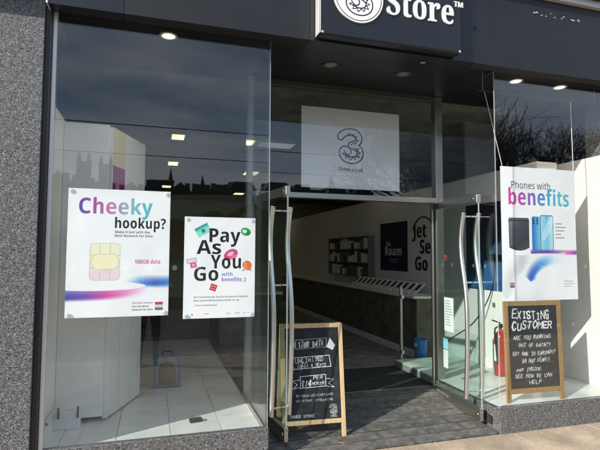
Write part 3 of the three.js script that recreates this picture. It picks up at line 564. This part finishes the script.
{
  const t = thing('phone_counter', 'long dark wall counter with pale top along the interior wall', 'counter', [4.27, 0.16, 0]);
  part(t, 'cabinet', box(-0.42, -0.002, 0, 0.9, -10.5, -2.55, 0.005), mat.counter);
  part(t, 'top', box(-0.5, -0.002, 0.901, 0.94, -10.5, -2.5, 0.006), mat.white);
  part(t, 'kick_strip', box(-0.432, -0.4205, 0, 0.11, -10.5, -2.55, 0.003), mat.white);
  for (let k = 0; k < 13; k++) {
    const s = thing('phone_display_stand', 'white slanted phone display stand in the row on the wall counter', 'display stand', [4.0, 1.101, -2.72 - k * 0.2], 0, 'slanted phone stands on the wall counter');
    const g = (a) => a.rotateZ(-0.85);
    part(s, 'panel', g(box(-0.0, 0.014, 0.0, 0.26, -0.07, 0.07, 0.005)).translate(-0.13, 0.012, 0), mat.paper);
    part(s, 'phone', g(box(-0.01, -0.001, 0.09, 0.22, -0.033, 0.033, 0.004)).translate(-0.13, 0.012, 0), mat.black);
    part(s, 'foot', box(-0.12, 0.1, 0, 0.012, -0.06, 0.06, 0.004), mat.paper);
  }
  const u = thing('shelf_unit', 'grey wall shelf unit holding rows of pale product boxes', 'shelf', [4.279, 1.25, -6.05]);
  part(u, 'back', box(-0.012, 0, 0, 0.86, -1.15, 1.15), mat.shelfGrey);
  for (const z of [-1.15, 1.13]) part(u, 'side', box(-0.14, -0.0125, 0, 0.86, z, z + 0.02), mat.shelfGrey);
  for (const y of [0, 0.29, 0.58, 0.84]) part(u, 'shelf', box(-0.14, -0.0125, y, y + 0.02, -1.13, 1.13), mat.shelfGrey);
  for (let r = 0; r < 3; r++) for (let k = 0; k < 13; k++) {
    if (rnd() < 0.12) continue;
    const w = rr(0.09, 0.15), h = rr(0.12, 0.24);
    const b = part(scene, 'product_box', uvm(new RoundedBoxGeometry(0.09, h, w, 1, 0.004)), [mat.paper, mat.shelfGrey, mat.paper, mat.counter][(rnd() * 4) | 0], [4.19, 1.25 + r * 0.29 + 0.0205 + h / 2, -7.08 + k * 0.168]);
    tag(b, 'pale product box on the grey wall shelf unit', 'box', 'product boxes on the shelf unit');
  }
  for (const [x, z, lab] of [[1.6, -5.2, 'low dark display table in the middle of the shop floor'], [-0.2, -7.6, 'low dark display table deep in the shop behind the first']]) {
    const d = thing('display_table', lab, 'table', [x, 0.16, z]);
    part(d, 'top', box(-0.6, 0.6, 0.85, 0.9, -0.9, 0.9, 0.008), mat.white);
    part(d, 'body', box(-0.5, 0.5, 0, 0.8495, -0.8, 0.8, 0.01), mat.counter);
  }
}
{ // glass screen inside the doors
  const s = thing('glass_screen', 'low clear glass screen with steel posts just inside the entrance', 'screen', [3.36, 0.158, -1.2]);
  part(s, 'post', uvm(cyl(0.022, 0.022, 1.12, 16).translate(0.02, 0.56, -0.98)), mat.steel);
  part(s, 'pane', box(0.015, 0.025, 0.06, 1.0, -0.95, -0.02), mat.doorGlass);
  for (const y of [0.18, 0.95]) part(s, 'clamp', box(0.0, 0.04, y, y + 0.05, -0.965, -0.92, 0.004), mat.steelPol);
  const b = thing('blue_bin', 'small blue bin with white label on the shop floor behind the glass screen', 'bin', [3.8, 0.161, -2.36]);
  part(b, 'body', new THREE.LatheGeometry([[0.001, 0], [0.075, 0], [0.085, 0.02], [0.095, 0.3], [0.1, 0.31], [0.1, 0.325], [0.088, 0.325], [0.08, 0.05], [0.001, 0.04]].map(([a, c]) => new THREE.Vector2(a, c)), 28), mat.blue);
  part(b, 'label', new THREE.CylinderGeometry(0.0965, 0.0945, 0.05, 20, 1, true, Math.PI * 1.2, 1.4), mat.paper, [0, 0.25, 0]);
}
{
  const e = thing('fire_extinguisher', 'red fire extinguisher beside the chalkboard against the white wall', 'fire extinguisher', [4.14, 0.25, -1.05]);
  part(e, 'cylinder', new THREE.LatheGeometry([[0.001, 0], [0.075, 0], [0.08, 0.015], [0.08, 0.45], [0.07, 0.5], [0.035, 0.54], [0.02, 0.55], [0.02, 0.58], [0.001, 0.58]].map(([a, b]) => new THREE.Vector2(a, b)), 28), mat.red);
  part(e, 'valve', box(-0.025, 0.025, 0.58, 0.63, -0.02, 0.02, 0.006), mat.black);
  part(e, 'handle', rod(V(0, 0.64, 0), V(-0.12, 0.68, 0), 0.009), mat.black);
  part(e, 'hose', tube([V(0.02, 0.6, 0), V(-0.1, 0.58, 0.03), V(-0.11, 0.4, 0.05), V(-0.09, 0.15, 0.05)], 0.011), mat.black);
  const lb = part(e, 'label', new THREE.CylinderGeometry(0.0808, 0.0808, 0.2, 20, 1, true, Math.PI * 1.1, 1.6), mat.paper, [0, 0.28, 0]); lb.userData.label = 'white label';
  tag(part(scene, 'cable', tube([V(4.27, 1.7, -1.3), V(4.26, 1.3, -1.34), V(4.1, 0.85, -1.5), V(3.8, 0.62, -1.6), V(3.55, 0.55, -1.5), V(3.42, 0.62, -1.2)], 0.008, 40, 6), mat.black), 'black cable hanging in a loop behind the open glass door', 'cable');
}
{ // left window: small things on the floor
  const d = thing('floor_device', 'small black device lying on the white tiled window floor', 'device', [0.385, 0.2505, -0.42], R(8));
  part(d, 'body', box(-0.055, 0.055, 0, 0.03, -0.03, 0.03, 0.008), mat.black); part(d, 'plate', box(-0.04, 0.04, 0.0302, 0.034, -0.02, 0.02, 0.001), mat.headBar);
  const h = thing('pipe_box', 'low white boxed pipe run at the foot of the window partition', 'pipe box', [-0.775, 0.2505, -0.62]);
  part(h, 'casing', box(0.0, 0.2, 0, 0.14, -0.005, 0.1, 0.006), mat.white);
  part(h, 'pipe', tube([V(0.012, 0.17, 0.45), V(0.012, 0.17, 0.13), V(0.03, 0.17, 0.115), V(0.2, 0.17, 0.115)], 0.011, 30, 8), mat.alu);
  for (const [a, b] of [[0.03, 0.105], [0.18, 0.105]]) part(h, 'clip', box(a, a + 0.016, 0.1, 0.19, b, b + 0.022, 0.003), mat.headBar);
  const b = thing('framed_board', 'small blue framed board with dark arched panel standing on the window floor', 'board', [0.165, 0.2505, -1.6]);
  part(b, 'frame', mergeGeometries([box(-0.145, -0.12, 0, 0.36, -0.02, 0.02), box(0.12, 0.145, 0, 0.36, -0.02, 0.02), box(-0.1199, 0.1199, 0.335, 0.36, -0.02, 0.02), box(-0.1199, 0.1199, 0, 0.025, -0.02, 0.02)]), mat.slateBlue);
  part(b, 'panel', box(-0.12, 0.12, 0.025, 0.335, -0.01, 0.008), mat.grout);
  const sh = new THREE.Shape(); sh.moveTo(-0.09, 0.04); sh.lineTo(0.09, 0.04); sh.lineTo(0.09, 0.2); sh.absarc(0, 0.2, 0.09, 0, Math.PI); sh.lineTo(-0.09, 0.04);
  part(b, 'arched_panel', new THREE.ExtrudeGeometry(sh, { depth: 0.006, bevelEnabled: false }), mat.counter, [0, 0, 0.0085]);
  part(b, 'carry_handle', tube([V(-0.06, 0.36, 0), V(-0.05, 0.39, 0), V(0.05, 0.39, 0), V(0.06, 0.36, 0)], 0.008), mat.black);
  const c = canvas(128, 256), x = c.getContext('2d'); x.fillStyle = '#d8cfae'; x.fillRect(0, 0, 128, 120); x.fillStyle = '#8e1f66'; x.fillRect(0, 110, 128, 146); x.fillStyle = '#5a2a70'; x.beginPath(); x.ellipse(128, 256, 70, 60, 0, 0, 7); x.fill();
  const m = thing('panel_poster', 'magenta and cream poster on the angled white partition', 'poster', [-0.4, 0, -0.66], Math.atan2(0.7, 0.27));
  part(m, 'print', sheet(0.24, 0.8, 0.004).translate(0.13, 2.48, 0.0235), print(c));
}
// ceiling panel lights
RectAreaLightUniformsLib.init();
for (const [x, z, w, d, on] of [[0.34, -4.2, 0.2, 0.34, 1], [0.35, -6.7, 0.2, 0.4, 1], [0.3, -10.5, 0.24, 0.4, 1], [2.05, -4.3, 0.62, 0.36, 0], [2.2, -7.4, 0.3, 0.5, 1], [4.0, -4.3, 0.24, 0.5, 1], [2.6, -11.5, 0.3, 0.4, 1], [3.6, -11.5, 0.4, 0.4, 1]]) {
  const t = thing('ceiling_panel_light', on ? 'small glowing yellow ceiling panel light deep in the shop' : 'wide pale ceiling panel light deep in the shop', 'light', [x, 3.689, z], 0, on ? 'glowing ceiling panel lights' : undefined);
  part(t, 'frame', box(-w / 2 - 0.015, w / 2 + 0.015, -0.012, 0, -d / 2 - 0.015, d / 2 + 0.015), mat.alu);
  part(t, 'diffuser', box(-w / 2, w / 2, -0.018, -0.0125, -d / 2, d / 2), on ? mat.panelOn : mat.panelDim);
  if (on) { const l = new THREE.RectAreaLight(lin(1, 0.87, 0.5), 1.2, w, d); l.position.set(0, -0.03, 0); l.rotation.x = -Math.PI / 2; t.add(l); }
}

// ------------------------------------------------------------------ across the street (mirrored in the glass)
{
  const wire = (y, z, lab) => tag(part(scene, 'overhead_wire', rod(V(-60, y, z), V(60, y, z), 0.016, 6), mat.black), lab, 'wire', 'overhead wires along the street');
  wire(5.5, 10.8, 'thin black overhead wire running above the street'); wire(5.5, 15.3, 'thin black overhead wire running above the street');
  const p = thing('wire_pole', 'slim dark pole carrying the overhead wires', 'pole', [52, -0.2, 20]);
  part(p, 'shaft', cyl(0.09, 0.14, 7.5, 14).translate(0, 3.75, 0), mat.black); part(p, 'arm', rod(V(0, 6.2, 0), V(0, 5.9, -10), 0.04), mat.black);
  const p2 = thing('wire_pole', 'slim dark pole carrying the overhead wires', 'pole', [-50, -0.2, 20]);
  part(p2, 'shaft', cyl(0.09, 0.14, 7.5, 14).translate(0, 3.75, 0), mat.black); part(p2, 'arm', rod(V(0, 6.2, 0), V(0, 5.9, -10), 0.04), mat.black);
  p.userData.group = p2.userData.group = 'overhead wire poles';
}
{ // ridge with the old town on it
  const g = new THREE.PlaneGeometry(420, 160, 60, 30).rotateX(-Math.PI / 2), p = g.attributes.position;
  for (let i = 0; i < p.count; i++) { const z = p.getZ(i) + 80, x = p.getX(i); const t = Math.min(1, Math.max(0, (z - 20) / 90)); p.setY(i, -1 + 13 * t * t * (3 - 2 * t) + 2.5 * (fbm(x * 0.03 + 40, z * 0.05 + 9, 64, 4) - 0.5) * (t + 0.1)); }
  g.computeVertexNormals(); uvm(g); struct('ridge', g, mat.grass, [0, -0.2, 60]);
  const D = 164, Z = 160;
  const house = (x, top, w, k) => {
    const h = top - 8, t = thing('stone_tenement', 'old stone tenement with slate roof on the ridge across the street', 'building', [x, 8, Z + rr(-4, 6)], 0, 'stone tenements on the ridge');
    const rh = rr(2.5, 4.5);
    part(t, 'wall', uvm(new THREE.BoxGeometry(w, h - rh, 12).translate(0, (h - rh) / 2, 0)), mat.stone[k]);
    const s = new THREE.Shape(); if (rnd() < 0.5) { s.moveTo(-w / 2 - 0.2, 0); s.lineTo(w / 2 + 0.2, 0); s.lineTo(0, rh); } else { s.moveTo(-w / 2 - 0.2, 0); s.lineTo(w / 2 + 0.2, 0); s.lineTo(w / 2 - 1.4, rh * 0.8); s.lineTo(-w / 2 + 1.4, rh * 0.8); }
    const rf = part(t, 'roof', new THREE.ExtrudeGeometry(s, { depth: 12.4, bevelEnabled: false }), mat.slate, [0, h - rh, -6.2]);
    for (const sx of [-0.36, 0.34]) part(rf, 'chimney', new THREE.BoxGeometry(1.5, 2.6, 2.2), mat.stone[k], [sx * w, rh * 0.55, 6 + rr(-4, 4)]);
  };
  let x = -95; while (x < 130) { const w = rr(4.5, 10); house(x + w / 2, 1.74 + D * (0.132 + 0.024 * rnd()), w, (rnd() * 3) | 0); x += w + (rnd() < 0.12 ? 2 : 0.1); }
  const tower = (sx, sy, w, label, spire) => {
    const X = sx * D, top = 1.74 + sy * D, t = thing('church_tower', label, 'tower', [X, 8, Z - 9]);
    const body = spire ? (top - 8) * 0.76 : (top - 8) * 0.84;
    part(t, 'shaft', uvm(new THREE.BoxGeometry(w, body, w).translate(0, body / 2, 0)), mat.stone[0]);
    part(t, 'cornice', new THREE.BoxGeometry(w + 0.5, 0.6, w + 0.5).translate(0, body + 0.3, 0), mat.stone[0]);
    if (spire) part(t, 'spire', new THREE.ConeGeometry(w * 0.42, top - 8 - body - 0.6, 8).translate(0, body + 0.6 + (top - 8 - body - 0.6) / 2, 0), mat.slate);
    else for (const a of [-1, 1]) for (const b of [-1, 1]) part(t, 'pinnacle', new THREE.ConeGeometry(0.7, top - 8 - body - 0.6, 6).translate(a * (w / 2 - 0.4), body + 0.6 + (top - 8 - body - 0.6) / 2, b * (w / 2 - 0.4)), mat.stone[0]);
  };
  tower(-0.126, 0.184, 3.6, 'square stone tower with four pinnacles standing beside its twin', false);
  tower(-0.089, 0.18, 3.4, 'second square stone pinnacled tower of the twin pair', false);
  tower(0.027, 0.164, 1.8, 'stone church tower with slim slate spire on the ridge', true);
  tower(0.087, 0.154, 2, 'stone tower with short spire among the tenements', true);
  tower(0.36, 0.172, 2.6, 'stone tower with broad spire behind the bare trees', true);
}
function bareTree(pos, H, label, sd) {
  seed = sd; const tr = [], fine = [];
  const seg = (a, b, r0, r1, list, k) => { const d = b.clone().sub(a), g = new THREE.CylinderGeometry(r1, r0, d.length(), k, 1, true); g.applyQuaternion(new THREE.Quaternion().setFromUnitVectors(V(0, 1, 0), d.clone().normalize())); const m = a.clone().add(b).multiplyScalar(0.5); list.push(g.translate(m.x, m.y, m.z)); };
  const grow = (a, dir, len, r, lv) => {
    const b = a.clone().addScaledVector(dir, len), e = Math.max(0.013, r * 0.72); seg(a, b, r, e, lv < 2 ? tr : fine, lv < 2 ? 8 : lv < 4 ? 5 : 3);
    if (lv >= 6 || len < 0.18) return;
    const n = lv === 0 ? 5 : lv > 4 ? 3 : rnd() < 0.5 ? 3 : 4;
    for (let i = 0; i < n; i++) { const q = V(rr(-1, 1), rr(-0.45, 0.8), rr(-1, 1)).normalize(); const nd = dir.clone().multiplyScalar(lv === 0 ? 0.75 : 0.9).addScaledVector(q, 0.75).normalize(); if (nd.y < -0.1) nd.y = 0.05; grow(a.clone().lerp(b, i === 0 ? 1 : rr(0.5, 1)), nd.normalize(), len * rr(0.68, 0.92), Math.max(0.016, e * rr(0.62, 0.9)), lv + 1); }
  };
  grow(V(0, 0, 0), V(rr(-0.08, 0.08), 1, rr(-0.08, 0.08)).normalize(), H * 0.27, H * 0.022, 0);
  const t = thing('bare_tree', label, 'tree', pos, 0, 'bare trees across the street');
  part(t, 'trunk', mergeGeometries(tr), mat.bark); part(t, 'crown', mergeGeometries(fine), mat.bark);
  return t;
}
{
  const lab = 'tall bare winter tree growing beside the far pavement';
  const a = bareTree([18.5, -0.4, 25], 13.8, lab, 11), b = bareTree([25, -0.4, 26], 14.3, lab, 29);
  [[31, 24.5, 1.1, 1, b], [37.5, 27, 2.5, 1, a], [43, 29, 3, 1.05, b]].forEach(([x, z, r, s, o]) => { const c = o.clone(); c.name = numbered('bare_tree'); c.position.set(x, -0.4, z); c.rotation.y = r; c.scale.setScalar(s); scene.add(c); });
  seed = 99;
  // dark evergreen trees of the garden across the street
  const leafQ = []; for (let k = 0; k < 2600; k++) { const u = rnd(), th = rnd() * 6.283, hh = u * 1, rad = (0.48 * Math.pow(Math.sin(Math.PI * Math.min(1, 0.12 + u * 0.86)), 0.8)) * Math.sqrt(rr(0.25, 1)) * (0.8 + 0.35 * Math.sin(th * 3 + u * 9)); const g = new THREE.PlaneGeometry(0.075, 0.05); g.rotateX(rnd() * 6).rotateY(rnd() * 6).rotateZ(rnd() * 6).translate(Math.cos(th) * rad, 0.18 + hh * 0.82, Math.sin(th) * rad); leafQ.push(g); }
  const leafG = mergeGeometries(leafQ), trunkG = mergeGeometries([cyl(0.02, 0.045, 0.6, 8).translate(0, 0.3, 0), rod(V(0, 0.4, 0), V(0.2, 0.7, 0.05), 0.012), rod(V(0, 0.45, 0), V(-0.2, 0.75, -0.05), 0.012), rod(V(0, 0.55, 0), V(0.02, 0.9, 0.1), 0.012)]);
  for (let k = 0; k < 15; k++) {
    const t = thing('evergreen_tree', 'dark bushy evergreen tree in the garden across the street', 'tree', [-14 + k * 2.9 + rr(-0.8, 0.8), -0.6, 27 + rr(-2, 6)], rnd() * 6, 'evergreen trees across the street');
    const s = rr(3.8, 5.6); t.scale.set(s * 1.15, s, s * 1.15); part(t, 'trunk', trunkG, mat.bark); part(t, 'crown', leafG, mat.leaf);
  }
}
// the person holding up a phone, mirrored in the window
{
  const sdBone = (p, a, b, ra, rb) => { const bx = b[0] - a[0], by = b[1] - a[1], bz = b[2] - a[2], px = p[0] - a[0], py = p[1] - a[1], pz = p[2] - a[2]; const t = Math.max(0, Math.min(1, (px * bx + py * by + pz * bz) / (bx * bx + by * by + bz * bz + 1e-9))); return Math.hypot(px - bx * t, py - by * t, pz - bz * t) - (ra + (rb - ra) * t); };
  const smin = (a, b, k) => { const h = Math.max(0, Math.min(1, 0.5 + 0.5 * (b - a) / k)); return b + (a - b) * h - k * h * (1 - h); };
  const field = (bones, k) => (p) => { let d = 9; for (const [a, b, ra, rb] of bones) d = smin(d, sdBone(p, a, b, ra, rb), k); return d; };
  function meshField(f, c, half, n) {
    const mc = new MarchingCubes(n, mat.black, false, false, 200000); mc.isolation = 0;
    for (let z = 0; z < n; z++) for (let y = 0; y < n; y++) for (let x = 0; x < n; x++) mc.field[x + y * n + z * n * n] = -f([c[0] + (x - n / 2) / (n / 2) * half, c[1] + (y - n / 2) / (n / 2) * half, c[2] + (z - n / 2) / (n / 2) * half]);
    mc.update(); const k = mc.count, g = new THREE.BufferGeometry();
    g.setAttribute('position', new THREE.BufferAttribute(new Float32Array(mc.positionArray.slice(0, k * 3)), 3)); g.setAttribute('normal', new THREE.BufferAttribute(new Float32Array(mc.normalArray.slice(0, k * 3)), 3));
    return g.scale(half, half, half).translate(c[0], c[1], c[2]);
  }
  // local axes: facing -z (towards the shop), feet on y = 0
  const bones = [
    [[-0.1, 0.9, 0], [-0.12, 0.5, 0.0], 0.095, 0.062], [[-0.12, 0.5, 0], [-0.14, 0.09, 0.04], 0.06, 0.042], [[-0.14, 0.05, 0.05], [-0.16, 0.035, -0.14], 0.045, 0.035],
    [[0.1, 0.9, 0], [0.12, 0.5, -0.03], 0.095, 0.062], [[0.12, 0.5, -0.03], [0.12, 0.09, 0.06], 0.06, 0.042], [[0.12, 0.05, 0.07], [0.13, 0.035, -0.12], 0.045, 0.035],
    [[-0.08, 0.96, 0], [0.08, 0.96, 0], 0.12, 0.12], [[-0.07, 1.15, 0], [0.07, 1.15, 0], 0.115, 0.115], [[-0.1, 1.38, 0.01], [0.1, 1.38, 0.01], 0.11, 0.11], [[0, 1.45, 0.01], [0, 1.56, -0.01], 0.055, 0.05],
    [[-0.18, 1.43, 0.01], [-0.22, 1.2, -0.12], 0.062, 0.048], [[-0.22, 1.2, -0.12], [-0.09, 1.5, -0.32], 0.046, 0.032], [[0.18, 1.43, 0.01], [0.22, 1.2, -0.12], 0.062, 0.048], [[0.22, 1.2, -0.12], [0.09, 1.5, -0.32], 0.046, 0.032],
  ];
  const body = meshField(field(bones, 0.045), [0, 0.85, -0.1], 0.95, 96);
  const head = meshField(field([[[0, 1.68, 0.01], [0, 1.66, -0.02], 0.098, 0.09], [[0, 1.58, -0.05], [0, 1.6, -0.05], 0.058, 0.06], [[0, 1.645, -0.1], [0, 1.63, -0.118], 0.012, 0.016], [[-0.1, 1.65, 0.0], [-0.1, 1.67, 0.01], 0.018, 0.02], [[0.1, 1.65, 0.0], [0.1, 1.67, 0.01], 0.018, 0.02], [[0, 1.5, 0], [0, 1.58, -0.01], 0.052, 0.052]], 0.02), [0, 1.64, 0], 0.19, 60);
  const hand = (s) => { const w = [s * 0.088, 1.5, -0.325], q = []; q.push([w, [s * 0.082, 1.57, -0.35], 0.03, 0.028]); for (let k = 0; k < 4; k++) { const y = 1.545 + k * 0.02; q.push([[s * 0.082, y, -0.352], [s * 0.09, y + 0.006, -0.392], 0.0095, 0.009], [[s * 0.09, y + 0.006, -0.392], [s * (0.055 - k * 0.003), y + 0.008, -0.398], 0.009, 0.008]); } q.push([[s * 0.075, 1.53, -0.34], [s * 0.05, 1.56, -0.362], 0.012, 0.009]); return meshField(field(q, 0.006), [s * 0.08, 1.56, -0.36], 0.1, 60); };
  const g = mergeGeometries([body, head, hand(-1), hand(1)]), ps = g.attributes.position, col = new Float32Array(ps.count * 3);
  for (let i = 0; i < ps.count; i++) {
    const y = ps.getY(i), z = ps.getZ(i), x = ps.getX(i); let c = [0.02, 0.022, 0.03];
    if (y < 0.085) c = [0.09, 0.08, 0.07]; else if (y < 0.95) c = [0.018, 0.02, 0.028]; else if (z < -0.31 && y > 1.45) c = [0.5, 0.32, 0.24]; else if (y > 1.5 && Math.abs(x) < 0.14 && z > -0.2) c = y > 1.7 || z > 0.02 ? [0.03, 0.02, 0.015] : [0.5, 0.32, 0.24]; else c = [0.03, 0.032, 0.036];
    col.set(c, i * 3);
  }
  g.setAttribute('color', new THREE.BufferAttribute(col, 3));
  const pr = thing('person', 'person in dark jacket and trousers standing on the pavement holding up a phone', 'person', [-0.06, -0.125, 4.47]);
  part(pr, 'body', g, M({ vertexColors: true, roughness: 0.85 }));
  const ph = thing('phone', 'black phone held up in both hands of the person', 'phone', [-0.06, 1.45, 4.093]);
  part(ph, 'body', new RoundedBoxGeometry(0.15, 0.075, 0.009, 2, 0.004), mat.black); part(ph, 'lens', cyl(0.006, 0.006, 0.003, 12).rotateX(Math.PI / 2), mat.steelPol, [0.06, 0.025, -0.006]);
}
scene.traverse((o) => { if (o.isMesh) { o.castShadow = true; o.receiveShadow = true; } });
renderer.render(scene, camera);
